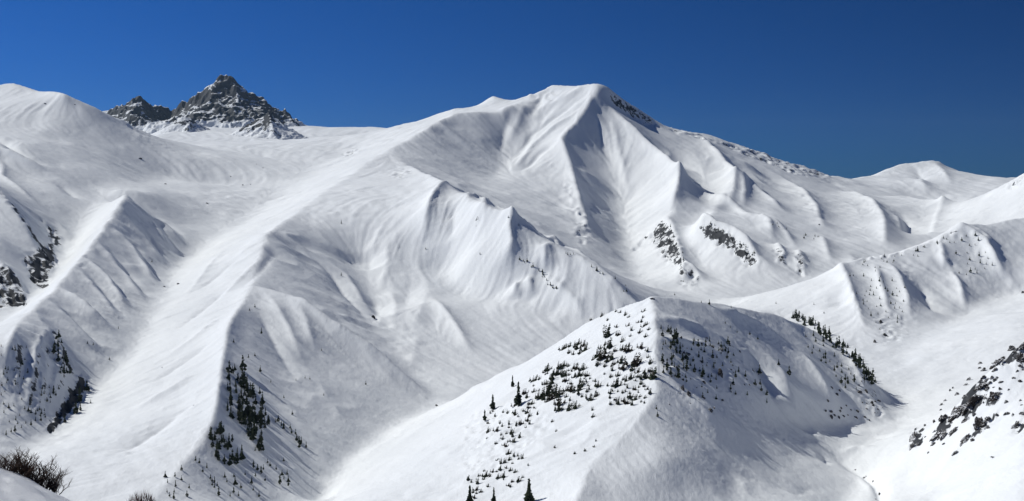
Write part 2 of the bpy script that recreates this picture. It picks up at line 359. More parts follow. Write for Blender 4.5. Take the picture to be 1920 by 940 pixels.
rib(-14,24,(-10,258),(40,287),(85,314)); rib(10,16,(-10,275),(40,300),(90,325)); rib(8,10,(0,298),(6,312),(3,335),(25,350),(60,375),(95,400)); rib(-7,14,(100,340),(125,355),(145,372)); rib(8,12,(70,395),(110,425),(140,450))
rib(4,7,(40,605),(18,650),(5,720)); rib(5,8,(98,614),(75,650),(60,720),(40,790)); rib(4,7,(110,625),(118,690),(95,760)); rib(-3,8,(55,640),(42,700),(25,780)); rib(3,6,(25,630),(35,700),(20,790)); rib(3,6,(80,640),(88,700),(70,780))
rib(5,10,(1232,600),(1310,618),(1370,652),(1420,690)); rib(6,9,(1232,640),(1290,655),(1350,665)); rib(5,20,(1440,668),(1465,700),(1480,730),(1505,760), ends=(.3,0)); rib(6,10,(1235,700),(1290,715),(1340,745)); rib(-7,18,(1400,650),(1440,710),(1450,760)); rib(5,10,(1330,580),(1420,610),(1500,660)); rib(6,12,(1560,640),(1600,690),(1630,750)); rib(7,14,(1500,660),(1540,720),(1570,780))
rib(12,25,(1575,503),(1590,540),(1605,580),(1620,620), ends=(.6,.3)); rib(8,12,(1760,452),(1768,480),(1770,503)); rib(14,20,(1803,428),(1850,470),(1885,525), ends=(.6,0)); rib(9,14,(1818,425),(1845,450),(1870,480)); rib(15,30,(1660,490),(1690,535),(1700,565),(1708,605)); rib(-12,40,(1720,520),(1740,560),(1750,590)); rib(8,12,(1835,460),(1870,500)); rib(9,14,(1640,500),(1650,540),(1670,600)); rib(8,12,(1780,500),(1800,540),(1810,575))
z = z + relax(add, 1)

# wind and slide flutes down the fall line, rolling drifts
sm = relax(z, 40)
slp = np.clip((slope_of(sm)-0.12)/0.4, 0, 1)
fl_a = lic(noise(0.012, 0.012, 1), sm, 40)
fl_b = lic(noise(0.0045, 0.0045, 2), sm, 24)
fl_c = lic(noise(0.0024, 0.0026, 6), sm, 16)
patch2 = np.clip(0.4+0.6*noise(0.05, 0.07, 8), 0, 1.5)
roll = noise(0.03, 0.05, 3)*0.6 + noise(0.014, 0.022, 4)*0.35
patch = np.clip(0.4+0.65*noise(0.05, 0.07, 5), 0, 1.4)
fl_d = lic(noise(0.02, 0.022, 15), sm, 9)
patch3 = np.clip(0.35+0.7*noise(0.06, 0.09, 16), 0, 1.4)
z = z + Yg*(slp*patch*(0.0007*(0.8-np.abs(fl_a)) + 0.00024*(0.8-np.abs(fl_b))) + slp*patch3*0.0016*(0.8-np.abs(fl_d)) + slp*patch2*0.00028*fl_c + 0.0009*roll + 0.00022*noise(0.007, 0.009, 9)*np.clip(noise(0.1, 0.12, 10), 0, 1.5) + 0.00006*noise(0.006, 0.009, 19) + 0.00005*noise(0.003, 0.005, 20) + 0.00016*lic(noise(0.004, 0.005, 24), sm, 7))
print('detail', time.time()-T0)

# ------------------------------------------------------------------ build the terrain mesh
def grid_mesh(name, X, Y, Z, mat, attrs=None):
    ns, nt = X.shape
    me = bpy.data.meshes.new(name)
    co = np.stack([X, Y, Z], -1).reshape(-1, 3).astype(np.float32)
    idx = np.arange(ns*nt).reshape(ns, nt)
    q = np.stack([idx[:-1, :-1], idx[:-1, 1:], idx[1:, 1:], idx[1:, :-1]], -1).reshape(-1, 4).astype(np.int32)
    me.vertices.add(len(co)); me.vertices.foreach_set('co', co.ravel())
    me.loops.add(q.size); me.loops.foreach_set('vertex_index', q.ravel())
    me.polygons.add(len(q)); me.polygons.foreach_set('loop_start', np.arange(0, q.size, 4, dtype=np.int32))
    me.polygons.foreach_set('use_smooth', np.ones(len(q), bool))
    for k, a in (attrs or {}).items():
        at = me.attributes.new(k, 'FLOAT', 'POINT'); at.data.foreach_set('value', a.ravel().astype(np.float32))
    me.update()
    me.materials.append(mat)
    o = bpy.data.objects.new(name, me); COL.objects.link(o)
    return o
rock = np.zeros_like(z)
Ug = 960 + F*tg
def paint(val, uv):
    uv = np.array(uv, float); c = uv.mean(0); p = hit(*c)
    if not p: return
    d = p[1]
    j0, j1 = np.searchsorted(Ug, [uv[:, 0].min(), uv[:, 0].max()]); j1 += 1
    i0, i1 = np.searchsorted(sg, [math.log(d*0.86), math.log(d*1.14)])
    U = np.broadcast_to(Ug[None, j0:j1], (i1-i0, j1-j0)); V = V0 - F*z[i0:i1, j0:j1]/Yg[i0:i1, j0:j1]
    ins = np.zeros(U.shape, bool)
    for (ua, va), (ub, vb) in zip(uv, np.roll(uv, -1, 0)):
        if va == vb: continue
        ins ^= ((va > V) != (vb > V)) & (U < (ub-ua)*(V-va)/(vb-va)+ua)
    rock[i0:i1, j0:j1] = np.maximum(rock[i0:i1, j0:j1], val*ins)
paint(.36, [(1142,174),(1165,188),(1215,214),(1236,239),(1200,232),(1180,215),(1155,200)])
def streak(val, w, *pts):
    for (a, b), (c, d) in zip(pts[:-1], pts[1:]):
        paint(val, [(a-w, b-w*.6), (a+w, b+w*.3), (c+w, d+w*.6), (c-w, d-w*.3)])
streak(.42, 5, (1060,345),(1075,385),(1098,420),(1100,455)); streak(.4, 4, (1030,305),(1045,320)); streak(.4, 4, (1215,440),(1190,470))
streak(.45, 5, (970,485),(1000,505),(1030,530),(1050,548)); streak(.4, 4, (1040,500),(1060,520)); streak(.38, 4, (1120,505),(1150,528),(1185,558)); streak(.4, 4, (862,392),(870,402)); streak(.4, 5, (885,395),(905,405),(890,418))
streak(.42, 5, (1615,488),(1680,478),(1745,458),(1795,430)); streak(.4, 5, (1590,540),(1605,580)); streak(.36, 6, (1690,490),(1700,520)); streak(.38, 6, (1760,470),(1800,510),(1830,530)); streak(.38, 5, (1830,440),(1870,500))
streak(.44, 5, (1425,400),(1470,430)); streak(.4, 4, (1240,330),(1262,360)); streak(.45, 6, (0,360),(40,405),(70,455)); streak(.4, 5, (75,410),(115,445)); streak(.4, 4, (160,480),(150,500)); streak(.42, 6, (100,620),(120,660),(135,700)); streak(.4, 6, (40,640),(25,720)); streak(.4, 6, (70,690),(55,770))
streak(.4, 4, (1500,362),(1530,395)); streak(.42, 5, (240,232),(262,252)); streak(.4, 5, (700,590),(712,610)); streak(.4, 5, (790,740),(800,750))
paint(.3, [(985,178),(1045,170),(1040,190),(1015,200),(990,195)])
paint(.42, [(1255,240),(1330,256),(1340,266),(1270,252)]); paint(.42, [(1330,262),(1400,276),(1480,305),(1560,328),(1550,335),(1480,325),(1400,292)])
paint(.36, [(1078,385),(1098,398),(1104,448),(1085,470),(1075,440)])
paint(0.54, [(1215,450),(1240,410),(1265,430),(1285,490),(1262,500),(1235,475)]); paint(0.50, [(1268,488),(1300,505),(1318,525),(1290,540),(1272,530)])
paint(0.60, [(1308,418),(1345,426),(1380,446),(1426,490),(1415,507),(1370,472),(1330,450)])
paint(0.56, [(1450,463),(1472,465),(1478,500),(1453,492)]); paint(0.56, [(1490,473),(1512,478),(1508,520),(1494,508)])
paint(.62, [(-20,490),(25,505),(52,560),(50,578),(-20,575)]); paint(.62, [(42,480),(100,452),(107,500),(86,548),(58,525)]); paint(.62, [(88,425),(110,428),(120,462),(95,458)])
paint(.4, [(733,320),(765,316),(765,325),(745,337)]); paint(.42, [(645,288),(672,276),(672,286),(650,296)]); paint(.5, [(698,233),(725,233),(725,243),(700,241)])
paint(.28, [(1640,585),(1690,590),(1705,630),(1660,645)]); paint(.3, [(1770,430),(1800,424),(1850,440),(1830,450),(1780,445)])
paint(.26, [(1590,680),(1640,720),(1665,775),(1640,790),(1600,740)]); 
paint(.75, [(152,700),(168,730),(132,775),(96,818),(85,800),(120,755)]); paint(.2, [(20,660),(90,640),(140,700),(80,790),(10,780)])
paint(.5, [(1800,760),(1835,700),(1862,715),(1850,745),(1820,790),(1800,785)]); paint(.55, [(1745,815),(1775,775),(1790,790),(1770,820)]); paint(.6, [(1704,842),(1712,805),(1735,800),(1730,832)])
paint(.5, [(1810,830),(1840,785),(1870,770),(1875,785),(1840,812)]); paint(.6, [(1868,690),(1885,660),(1925,630),(1925,690),(1890,685)]); paint(.45, [(1840,760),(1870,730),(1885,740),(1860,770)]); paint(.5, [(1890,815),(1925,760),(1925,800),(1900,820)])
paint(.4, [(1885,347),(1925,326),(1925,345),(1890,360)]); paint(.2, [(1285,650),(1400,640),(1420,700),(1300,720)])
paint(.25, [(870,780),(1000,740),(1040,800),(930,880),(870,880)])
rock = relax(rock, 3)
crag = 1-2*np.abs(noise(0.006, 0.009, 11)-0.1) + 0.6*noise(0.003, 0.005, 12)
z = z + np.where(rock > .02, rock, 0)*Yg*0.0016*crag
ter = grid_mesh('terrain', Xg, Yg, z, M_SNOW, {'rock': rock})
ter['kind'] = 'structure'
print('mesh', time.time()-T0)

# ------------------------------------------------------------------ rocky peaks behind the plateau
def peak(name, d, lines, k, x0, x1, y0, y1, step, rough, floor_v, snowy):
    """steep heightfield under crest lines of (u, v, distance offset)"""
    xs = np.arange(x0, x1, step); ys = np.arange(y0, y1, step)
    X, Y = np.meshgrid(xs, ys)
    r = np.random.default_rng(int(d)+3)
    def nz(cell):
        a = r.normal(size=(max(5, int((y1-y0)/cell)), max(5, int((x1-x0)/cell))))
        return wmat(len(ys), a.shape[0]) @ a @ wmat(len(xs), a.shape[1]).T
    q_ = step/5.5; wx, wy = (nz(120*q_)*18 + nz(40*q_)*8)*q_**.7, (nz(120*q_)*18 + nz(40*q_)*8)*q_**.7
    Z = np.full(X.shape, -1e9)
    for ln, kk in lines:
        P = [((u-960)/F*(d+o), d+o, (V0-v)/F*(d+o)) for u, v, o in ln]
        for a, b in zip(P[:-1], P[1:]):
            dx, dy = b[0]-a[0], b[1]-a[1]; L2 = dx*dx+dy*dy
            q = np.clip(((X-a[0])*dx+(Y-a[1])*dy)/L2, 0, 1)
            dist = np.hypot(X+wx*.5-a[0]-q*dx, Y+wy*.5-a[1]-q*dy)
            Z = np.maximum(Z, a[2]+q*(b[2]-a[2]) - kk*dist*(1-0.28*np.clip(dist/(420*d/7000), 0, 1)))
    sc_ = step/5.5
    rg = 1-np.abs(nz(150*sc_))*1.3 + 0.5*(1-np.abs(nz(70*sc_))); rg2 = 1-np.abs(nz(30*sc_))
    Z = Z + rough*(rg*1.1 + rg2*0.45 + nz(11*sc_)*0.15)
    st = 26*sc_; Z = Z if rough < 8 else Z + 0.35*(np.round(Z/st+0.4*nz(90*sc_))*st-Z)*np.clip(nz(200*sc_)+.4, 0, 1)
    base = (V0-floor_v)/F*d
    edge = np.clip((Z-base)/40, 0, 1)
    rk = np.clip((Z-base)/60, 0, 1)*snowy
    o = grid_mesh(name, X.astype(np.float32), Y.astype(np.float32), Z.astype(np.float32), M_PEAK, {'rock': rk+0.021})
    o['kind'] = 'structure'
    return o
peak('mountain', 7000, [
    ([(150,222,150),(205,212,60),(235,205,20),(258,189,0),(275,203,20),(300,208,60),(318,213,90)], 0.85),
    ([(318,213,90),(345,198,60),(355,200,60),(366,189,40),(385,180,20),(398,168,0),(406,156,0),(412,151,0),(425,147,0),(434,150,0),(440,156,5),(446,166,20),(456,177,30),(470,176,50),(490,185,60),(510,200,70),(530,210,80),(550,224,90),(566,236,105),(600,256,100)], 1.0),
    ([(412,151,0),(398,180,-90),(385,198,-160),(362,226,-300)], 0.9),
    ([(434,151,0),(440,190,-120),(430,228,-260)], 0.9),
    ([(470,176,50),(462,200,-60),(478,222,-200)], 0.9),
    ([(258,189,0),(256,212,-120)], 0.9), ([(345,198,60),(335,222,-120)], 0.9)],
    1.0, -2850, -1100, 6350, 7900, 5.5, 22, 243, 0.54)
peak('mountain', 5300, [
    ([(322,238,-60),(340,222,-20),(356,220,0),(366,232,-20),(374,248,-60)], 0.75), ([(356,220,0),(352,240,-110)], 0.7)],
    0.8, -1720, -1430, 5080, 5480, 3.0, 5, 250, 0.55)
peak('mountain', 4900, [
    ([(450,252,-90),(472,236,-40),(486,224,0),(503,212,30),(511,219,40),(522,236,30),(534,262,-30),(545,290,-60)], 0.85), ([(503,212,30),(507,232,-70),(522,262,-190)], 0.8), ([(486,224,0),(478,244,-90)], 0.8)],
    0.8, -1300, -850, 4600, 5140, 3.0, 7, 262, 0.47)
print('peaks', time.time()-T0)

# ------------------------------------------------------------------ the near slope the viewer stands on
yn = np.concatenate([np.arange(1.5, 60, 0.3), np.geomspace(60, 261, 60)]); tn = np.linspace(-0.75, 0.75, 420)
Yn, Tn = np.meshgrid(yn, tn, indexing='ij'); Xn = Yn*Tn
rr = np.random.default_rng(21)
def nnoise(ky, kx): return wmat(len(yn), ky) @ rr.normal(size=(ky, kx)) @ wmat(len(tn), kx).T
lip = 40 + 2.0*nnoise(4, 14)
near = -1.7 - 0.22*Yn - 0.44*(Xn + 0.466*Yn) + 0.05*nnoise(24, 60) + 0.015*nnoise(60, 200)
edge = np.array([np.interp(t, tg, z[0]) for t in tn])[None, :]
w = np.clip((Yn-lip)/(260-lip), 0, 1)
zl = -1.7 - 0.22*lip - 0.44*(lip*Tn + 0.466*lip)
Zn = np.where(Yn < lip, near, zl + (edge-zl)*(1-(1-w)**1.25))
M_NEAR, nn_, nl_, nb_ = new_mat('near_snow')
nb_.inputs['Base Color'].default_value = (0.86, 0.87, 0.87, 1); nb_.inputs['Roughness'].default_value = 0.6
ng = nn_.new('ShaderNodeNewGeometry'); nt_ = nn_.new('ShaderNodeTexNoise'); nt_.inputs['Scale'].default_value = 4.0; nt_.inputs['Detail'].default_value = 8; nt_.inputs['Roughness'].default_value = 0.75
nl_.new(ng.outputs['Position'], nt_.inputs['Vector']); nbp = nn_.new('ShaderNodeBump'); nbp.inputs['Strength'].default_value = 0.8; nbp.inputs['Distance'].default_value = 0.08
nl_.new(nt_.outputs['Fac'], nbp.inputs['Height']); nl_.new(nbp.outputs[0], nb_.inputs['Normal'])
near_o = grid_mesh('ground', Xn.astype(np.float32), Yn.astype(np.float32), Zn.astype(np.float32), M_NEAR, {'rock': np.zeros_like(Zn)})
near_o['kind'] = 'structure'

# ------------------------------------------------------------------ plants and rocks: materials and builders
from mathutils import Matrix
def flat_mat(name, c0, c1, scale, rough=0.85, bump=0.0):
    m, n, l, b = new_mat(name)
    b.inputs['Roughness'].default_value = rough; b.inputs['Specular IOR Level'].default_value = 0.2
    g = n.new('ShaderNodeNewGeometry'); t = n.new('ShaderNodeTexNoise'); t.inputs['Scale'].default_value = scale; t.inputs['Detail'].default_value = 5
    l.new(g.outputs['Position'], t.inputs['Vector'])
    r = ramp(n, [(0.35, c0), (0.7, c1)]); l.new(t.outputs['Fac'], r.inputs[0]); l.new(r.outputs[0], b.inputs['Base Color'])
    return m
M_NEEDLE = flat_mat('needles', (0.032, 0.048, 0.027), (0.080, 0.098, 0.056), 0.25)
M_NEEDLE_B = flat_mat('bronzed_needles', (0.05, 0.042, 0.03), (0.085, 0.07, 0.045), 0.3)
M_BARK = flat_mat('bark', (0.045, 0.035, 0.03), (0.09, 0.07, 0.06), 1.5)
M_TWIG = flat_mat('twigs', (0.045, 0.027, 0.021), (0.10, 0.06, 0.046), 4.0)
def rock_material():
    m, n, l, b = new_mat('rock')
    b.inputs['Roughness'].default_value = 0.9; b.inputs['Specular IOR Level'].default_value = 0.2
    g = n.new('ShaderNodeNewGeometry'); t = n.new('ShaderNodeTexNoise'); t.inputs['Scale'].default_value = 0.35; t.inputs['Detail'].default_value = 9; t.inputs['Roughness'].default_value = 0.7
    l.new(g.outputs['Position'], t.inputs['Vector'])
    c = ramp(n, [(0.3, (0.022, 0.019, 0.018)), (0.55, (0.05, 0.043, 0.039)), (0.8, (0.10, 0.085, 0.075))]); l.new(t.outputs['Fac'], c.inputs[0])
    sep = n.new('ShaderNodeSeparateXYZ'); l.new(g.outputs['Normal'], sep.inputs[0])
    t2 = n.new('ShaderNodeTexNoise'); t2.inputs['Scale'].default_value = 0.6; t2.inputs['Detail'].default_value = 4; l.new(g.outputs['Position'], t2.inputs['Vector'])
    a = n.new('ShaderNodeMath'); a.operation = 'MULTIPLY_ADD'; l.new(t2.outputs['Fac'], a.inputs[0]); a.inputs[1].default_value = 0.7; l.new(sep.outputs[2], a.inputs[2])
    r = ramp(n, [(0.0, (0, 0, 0)), (1.0, (1, 1, 1))]); r.color_ramp.elements[0].position = 0.98; r.color_ramp.elements[1].position = 1.0
    mr = n.new('ShaderNodeMapRange'); l.new(a.outputs[0], mr.inputs[0]); mr.inputs[1].default_value = 0.98; mr.inputs[2].default_value = 1.06
    mx = n.new('ShaderNodeMix'); mx.data_type = 'RGBA'; l.new(mr.outputs[0], mx.inputs['Factor']); l.new(c.outputs[0], mx.inputs['A']); mx.inputs['B'].default_value = (0.83, 0.85, 0.88, 1)
    l.new(mx.outputs['Result'], b.inputs['Base Color'])
    bp = n.new('ShaderNodeBump'); bp.inputs['Strength'].default_value = 0.6; bp.inputs['Distance'].default_value = 1.0
    l.new(t.outputs['Fac'], bp.inputs['Height']); l.new(bp.outputs[0], b.inputs['Normal'])
    return m
M_ROCK = rock_material()

class MB:
    def __init__(self): self.v, self.f, self.n = [], [], 0
    def add(self, v, f):
        self.f += [tuple(i+self.n for i in q) for q in f]; self.v += [tuple(p) for p in v]; self.n += len(v)
    def tube(self, pts, rad, k=5):
        vs, fs = [], []
        for i, (p, r) in enumerate(zip(pts, rad)):
            p = np.array(p); d = np.array(pts[min(i+1, len(pts)-1)])-np.array(pts[max(i-1, 0)]); d = d/(np.linalg.norm(d)+1e-9)
            a = np.cross(d, (0.3, 0.9, 0.2)); a /= np.linalg.norm(a)+1e-9; b = np.cross(d, a)
            for q in range(k):
                w = 2*math.pi*q/k; vs.append(p+r*(a*math.cos(w)+b*math.sin(w)))
            if i:
                for q in range(k):
                    fs.append(((i-1)*k+q, (i-1)*k+(q+1) % k, i*k+(q+1) % k, i*k+q))
        fs.append(tuple(range((len(pts)-1)*k, len(pts)*k)))
        self.add(vs, fs)
    def mesh(self, name, mat):
        me = bpy.data.meshes.new(name); me.from_pydata(self.v, [], self.f); me.materials.append(mat); me.update(); return me
def spray(mb, base, tip, w, rnd):
    base, tip = np.array(base), np.array(tip); d = tip-base; L = np.linalg.norm(d)
    side = np.cross(d, (0, 0, 1)); side /= np.linalg.norm(side)+1e-9; up = np.cross(side, d); up /= np.linalg.norm(up)+1e-9
    for k in range(2):
        a = rnd.uniform(-.5, .5) + k*1.4
        s_ = side*math.cos(a)+up*math.sin(a); m = base+d*rnd.uniform(.45, .65)
        mb.add([base, m+s_*w, tip, m-s_*w], [(0, 1, 2, 3)])
def crown_into(mb, rnd, x0, y0, z0, H, Rr, tiers, per, lean=(0, 0), ragged=0.3, shape=0.8):
    for t in range(tiers):
        h = (t+0.3)/tiers
        if rnd.random() < 0.08: continue
        r = Rr*((1-h)**shape)*(0.75+0.25*math.sin(h*9+x0))*rnd.uniform(1-ragged, 1+ragged*0.5)+0.03*H*(1-h)
        n = max(3, int(per*(1-0.55*h)))
        for q in range(n):
            a = 2*math.pi*(q+rnd.random())/n; rr_ = r*rnd.uniform(0.6, 1.2)
            zb = z0+H*h; bx, by = x0+lean[0]*h*H, y0+lean[1]*h*H
            tip = (bx+rr_*math.cos(a), by+rr_*math.sin(a), zb+rnd.uniform(-.10, .05)*H)
            spray(mb, (bx, by, zb+0.02*H), tip, rr_*rnd.uniform(.28, .48)+0.01*H, rnd)
    for q in range(4): spray(mb, (x0+lean[0]*H, y0+lean[1]*H, z0+H*.9), (x0+lean[0]*H+rnd.uniform(-.03, .03)*H, y0+lean[1]*H, z0+H*1.02), .025*H, rnd)
def conifer_meshes(seed, Rr, tiers, per, ragged, shape=0.8, mat=None):
    rnd = random.Random(seed); c = MB(); crown_into(c, rnd, 0, 0, 0.10, 0.9, Rr, tiers, per, ragged=ragged, shape=shape)
    t = MB(); t.tube([(0, 0, -0.12), (0.005, 0, .3), (0, 0.005, .9)], [.03, .022, .006])
    return c.mesh('crown', mat or M_NEEDLE), t.mesh('trunk', M_BARK)
CON = [conifer_meshes(k, Rr, 13, 9, rg, sh) for k, (Rr, rg, sh) in enumerate([(.19, .25, .5), (.22, .3, .55), (.17, .35, .42), (.26, .35, .5), (.21, .45, .4), (.29, .3, .45)])]
CON_BIG = [conifer_meshes(50+k, Rr, 24, 15, rg, sh) for k, (Rr, rg, sh) in enumerate([(.19, .3, .55), (.16, .5, .5), (.17, .5, .6)])]
def bush_meshes(seed, mat):
    rnd = random.Random(seed); c = MB(); t = MB()
    for k in range(rnd.randint(5, 8)):
        a = rnd.uniform(0, 6.28); q = rnd.uniform(0, .38); h = rnd.uniform(.55, .95)*(1-.5*q)
        lx, ly = math.cos(a)*q*.9, math.sin(a)*q*.9
        crown_into(c, rnd, lx, ly, -.02, h, .2, 6, 8, lean=(lx*.5+.12, ly*.4), ragged=.4, shape=.6)
        t.tube([(lx*.5, ly*.5, -.15), (lx, ly, .15), (lx*1.3, ly*1.2, h*.7)], [.035, .025, .008], 4)
    return c.mesh('foliage', mat), t.mesh('stem', M_BARK)
BUSH = [bush_meshes(100+k, M_NEEDLE if k % 4 else M_NEEDLE_B) for k in range(8)]

def empty(name, loc, rz=0, sc=1.0):
    o = bpy.data.objects.new(name, None); o.location = loc; o.rotation_euler = (0, 0, rz); o.scale = (sc,)*3 if not isinstance(sc, tuple) else sc
    o.empty_display_size = 0.2; COL.objects.link(o); return o
def tag(o, label, cat, group=None):
    o['label'] = label; o['category'] = cat
    if group: o['group'] = group
    return o
def child(name, me, p):
    o = bpy.data.objects.new(name, me); o.parent = p; COL.objects.link(o); return o

rnd = random.Random(5)
def inside(poly, u, v):
    c = False
    for (ua, va), (ub, vb) in zip(poly, poly[1:]+poly[:1]):
        if (va > v) != (vb > v) and u < (ub-ua)*(v-va)/(vb-va)+ua: c = not c
    return c
def scatter(poly, n, dmin):
    us = [p[0] for p in poly]; vs = [p[1] for p in poly]; out = []; k = 0
    while len(out) < n and k < n*80:
        k += 1; u, v = rnd.uniform(min(us), max(us)), rnd.uniform(min(vs), max(vs))
        if inside(poly, u, v) and all(math.hypot(u-a, v-b) > dmin for a, b in out): out.append((u, v))
    return out
def along(pts, n, jit):
    out = []
    for _ in range(n):
        k = rnd.randrange(len(pts)-1); w = rnd.random()
        out.append((pts[k][0]+(pts[k+1][0]-pts[k][0])*w+rnd.gauss(0, jit), pts[k][1]+(pts[k+1][1]-pts[k][1])*w+rnd.gauss(0, jit)))
    return out
TREES = []   # (u, v of the foot, height in photo px, label, group, kind)
def stand(pts, h0, h1, label, group, kind='conifer', extremes=True, place=''):
    L = [[u, v, h0+(h1*1.12-h0)*rnd.random()**2.0, label, group, kind] for u, v in pts if 0 < u < 1920]
    if not L: return
    if extremes and len(L) > 6:
        noun = {'conifer': 'conifer', 'bush': 'dwarf pine'}[kind]
        big = max(L, key=lambda a: a[2]); big[2] *= 1.15
        done = {id(big)}; big[3] = 'tallest dark %s of %s' % (noun, place)
        for key, w in ((lambda a: a[1], 'highest dark %s of'), (lambda a: -a[1], 'lowest dark %s of'), (lambda a: a[0], 'leftmost dark %s of'), (lambda a: -a[0], 'rightmost dark %s of')):
            b = min((a for a in L if id(a) not in done), key=key); done.add(id(b))
            if b is min(L, key=key): b[3] = (w % noun)+' '+place
    TREES.extend(L)
def lone(u, v, h, label, kind='conifer', group=None): TREES.append([u, v, h, label, group, kind])

# long left spur, shaded flank
stand(scatter([(428,690),(452,690),(492,735),(507,795),(492,855),(455,805),(424,775)], 85, 3.2), 14, 30, 'dark conifer in the thick stand on the shaded left spur', 'conifers of the thick stand on the left spur', place='the thick stand on the shaded left spur')
stand(scatter([(392,815),(420,806),(457,860),(455,885),(405,865)], 34, 3.4), 13, 25, 'dark conifer in the lower clump on the left spur crest', 'conifers of the lower clump on the left spur', place='the lower clump on the left spur crest')
stand(along([(484,740),(520,790),(552,822),(572,842)], 14, 3), 9, 13, 'small conifer in the slanting line below the thick stand', 'conifers in the slanting line below the stand', place='the slanting line below the thick stand')
stand(scatter([(478,830),(520,838),(555,895),(540,915),(470,905)], 20, 6), 8, 15, 'small conifer scattered low on the left spur shaded face', 'conifers scattered low on the left spur', place='the trees scattered low on the left spur')
stand(along([(365,848),(385,885),(400,910),(418,930)], 11, 4)+scatter([(310,890),(345,880),(360,936),(305,936)], 12, 7), 8, 15, 'small conifer along the rocky lower left spur edge', 'conifers along the lower left spur edge', place='the trees along the rocky lower left spur edge')
stand(scatter([(420,880),(470,890),(490,935),(420,935)], 12, 8), 8, 15, 'small conifer spaced out at the bottom of the left spur', 'conifers at the bottom of the left spur', place='the trees spaced along the left spur bottom')
for u, v, h, l in [(478,577,8,'upper of two tiny conifers just below the left spur peak'), (468,583,6,'lower tiny conifer just below the left spur peak'), (490,626,12,'lone conifer high on the shaded left spur face casting a long shadow'), (438,643,8,'small conifer beside the left spur crest above the thick stand'),
    (466,672,8,'small conifer left of a pair above the thick stand'), (478,668,7,'tiny conifer right of a pair above the thick stand'), (488,698,13,'bushy conifer standing right above the thick stand, apart from it'), (508,718,6,'tiny lone conifer up the slope right of the thick stand'),
    (532,747,6,'tiny conifer in the open middle of the shaded triangular face'), (548,778,8,'small conifer with a doubled shadow on the shaded triangular face'), (561,840,12,'left one of two conifers ending the slanting line by the valley floor'), (574,840,12,'right one of two conifers ending the slanting line by the valley floor'),
    (572,710,6,'left of two tiny conifers midway along the shaded triangular face'), (581,712,6,'right of two tiny conifers midway along the shaded triangular face'), (555,714,5,'tiny conifer left of a pair midway along the shaded triangular face'), (607,742,5,'rightmost tiny conifer in the open on the shaded triangular face'),
    (603,658,6,'tiny conifer near the upper right edge of the triangular face'), (640,420,8,'dark snow-capped bush on the smooth slope right of the spur crest'), (686,722,8,'small conifer on the far right tip of the triangular face'), (640,518,7,'dark shrub at the head of the middle gully')]:
    lone(u, v, h, l)
# lower left, shaded slope with trees
stand(scatter([(105,625),(130,660),(140,700),(115,710),(98,670)], 24, 3), 8, 18, 'dark conifer crowded on the crest of the small left slope', 'conifers on the crest of the small left slope', place='the trees topping the small left slope')
stand(scatter([(60,735),(110,720),(110,760),(70,800),(45,800)], 30, 4), 6, 12, 'small conifer in the middle of the small shaded left slope', 'conifers in the middle of the small left slope', place='the trees mid-way on the small left slope')
stand(scatter([(2,650),(60,640),(60,720),(40,810),(2,825)], 40, 5), 5, 11, 'tiny conifer on the far left shaded slope', 'conifers on the far left shaded slope', place='the trees on the far left shaded slope')
stand(along([(166,725),(150,755),(142,775),(125,790)], 8, 3), 10, 26, 'dark conifer on the bare brown bank below the small left slope', 'conifers on the bare brown bank', place='the trees on the bare brown bank')
lone(163, 733, 20, 'slim conifer standing up from the snow edge above the brown bank'); lone(170, 757, 8, 'tiny bare tree on open snow just right of the brown bank')
for u, v, l in [(164, 645, 'left one of three tiny conifers on the smooth grey left face'), (175, 648, 'middle one of three tiny conifers on the smooth grey left face'), (205, 675, 'right one of three tiny conifers on the smooth grey left face'), (222, 617, 'small dark bush alone on the smooth grey left face'), (285, 492, 'tiny dark bush high on the grey left face')]:
    lone(u, v, 6, l)
# near hill, sunlit left face
A = [(1140,628),(1175,640),(1215,650),(1228,700),(1205,725),(1170,705),(1130,690),(1105,680),(1120,650)]
stand(scatter(A, 44, 6), 12, 30, 'large dark dwarf pine in the thicket below the near hill top', 'dwarf pines of the thicket below the near hill top', 'bush', place='the thicket below the near hill top')
stand(scatter([(1050,655),(1090,640),(1100,662),(1060,672)], 12, 4.5), 12, 20, 'dwarf pine in the row along the near hill left skyline', 'dwarf pines along the near hill skyline', 'bush', place='the row along the near hill left skyline')
stand(scatter([(1000,700),(1080,680),(1130,720),(1110,775),(1040,772),(1000,745)], 90, 5), 7, 24, 'dwarf pine in the middle of the sunlit near hill face', 'dwarf pines in the middle of the near hill face', 'bush', place='the shrubs mid-way on the sunlit hill face')
stand(scatter([(1100,600),(1190,575),(1222,590),(1220,635),(1130,630)], 34, 7), 6, 14, 'small dwarf pine on the steep snow under the near hill top', 'dwarf pines under the near hill top', 'bush', place='the shrubs right under the near hill top')
stand(scatter([(1130,700),(1215,715),(1225,765),(1140,765)], 40, 6), 7, 18, 'dwarf pine beside the sunlit central crest of the near hill', 'dwarf pines beside the near hill crest', 'bush', place='the shrubs beside the near hill crest')
stand(scatter([(915,775),(985,735),(1010,780),(960,840),(910,830)], 80, 4.5), 5, 15, 'low dwarf pine on the lower left side of the near hill', 'low dwarf pines on the near hill lower left', 'bush', place='the low shrubs on the near hill lower left side')
stand(scatter([(870,905),(950,850),(1000,850),(980,900),(920,935),(880,935)], 66, 4.5), 5, 14, 'low dwarf pine in the snowy patch near the bottom edge', 'low dwarf pines at the near hill foot', 'bush', place='the low shrubs at the near hill foot')
stand(scatter([(1010,780),(1130,770),(1120,850),(1020,860)], 26, 12), 4, 9, 'tiny dwarf pine sprinkled on the open snow of the near hill', 'tiny dwarf pines on the open snow of the near hill', 'bush', place='the shrubs sprinkled on the open near hill snow')
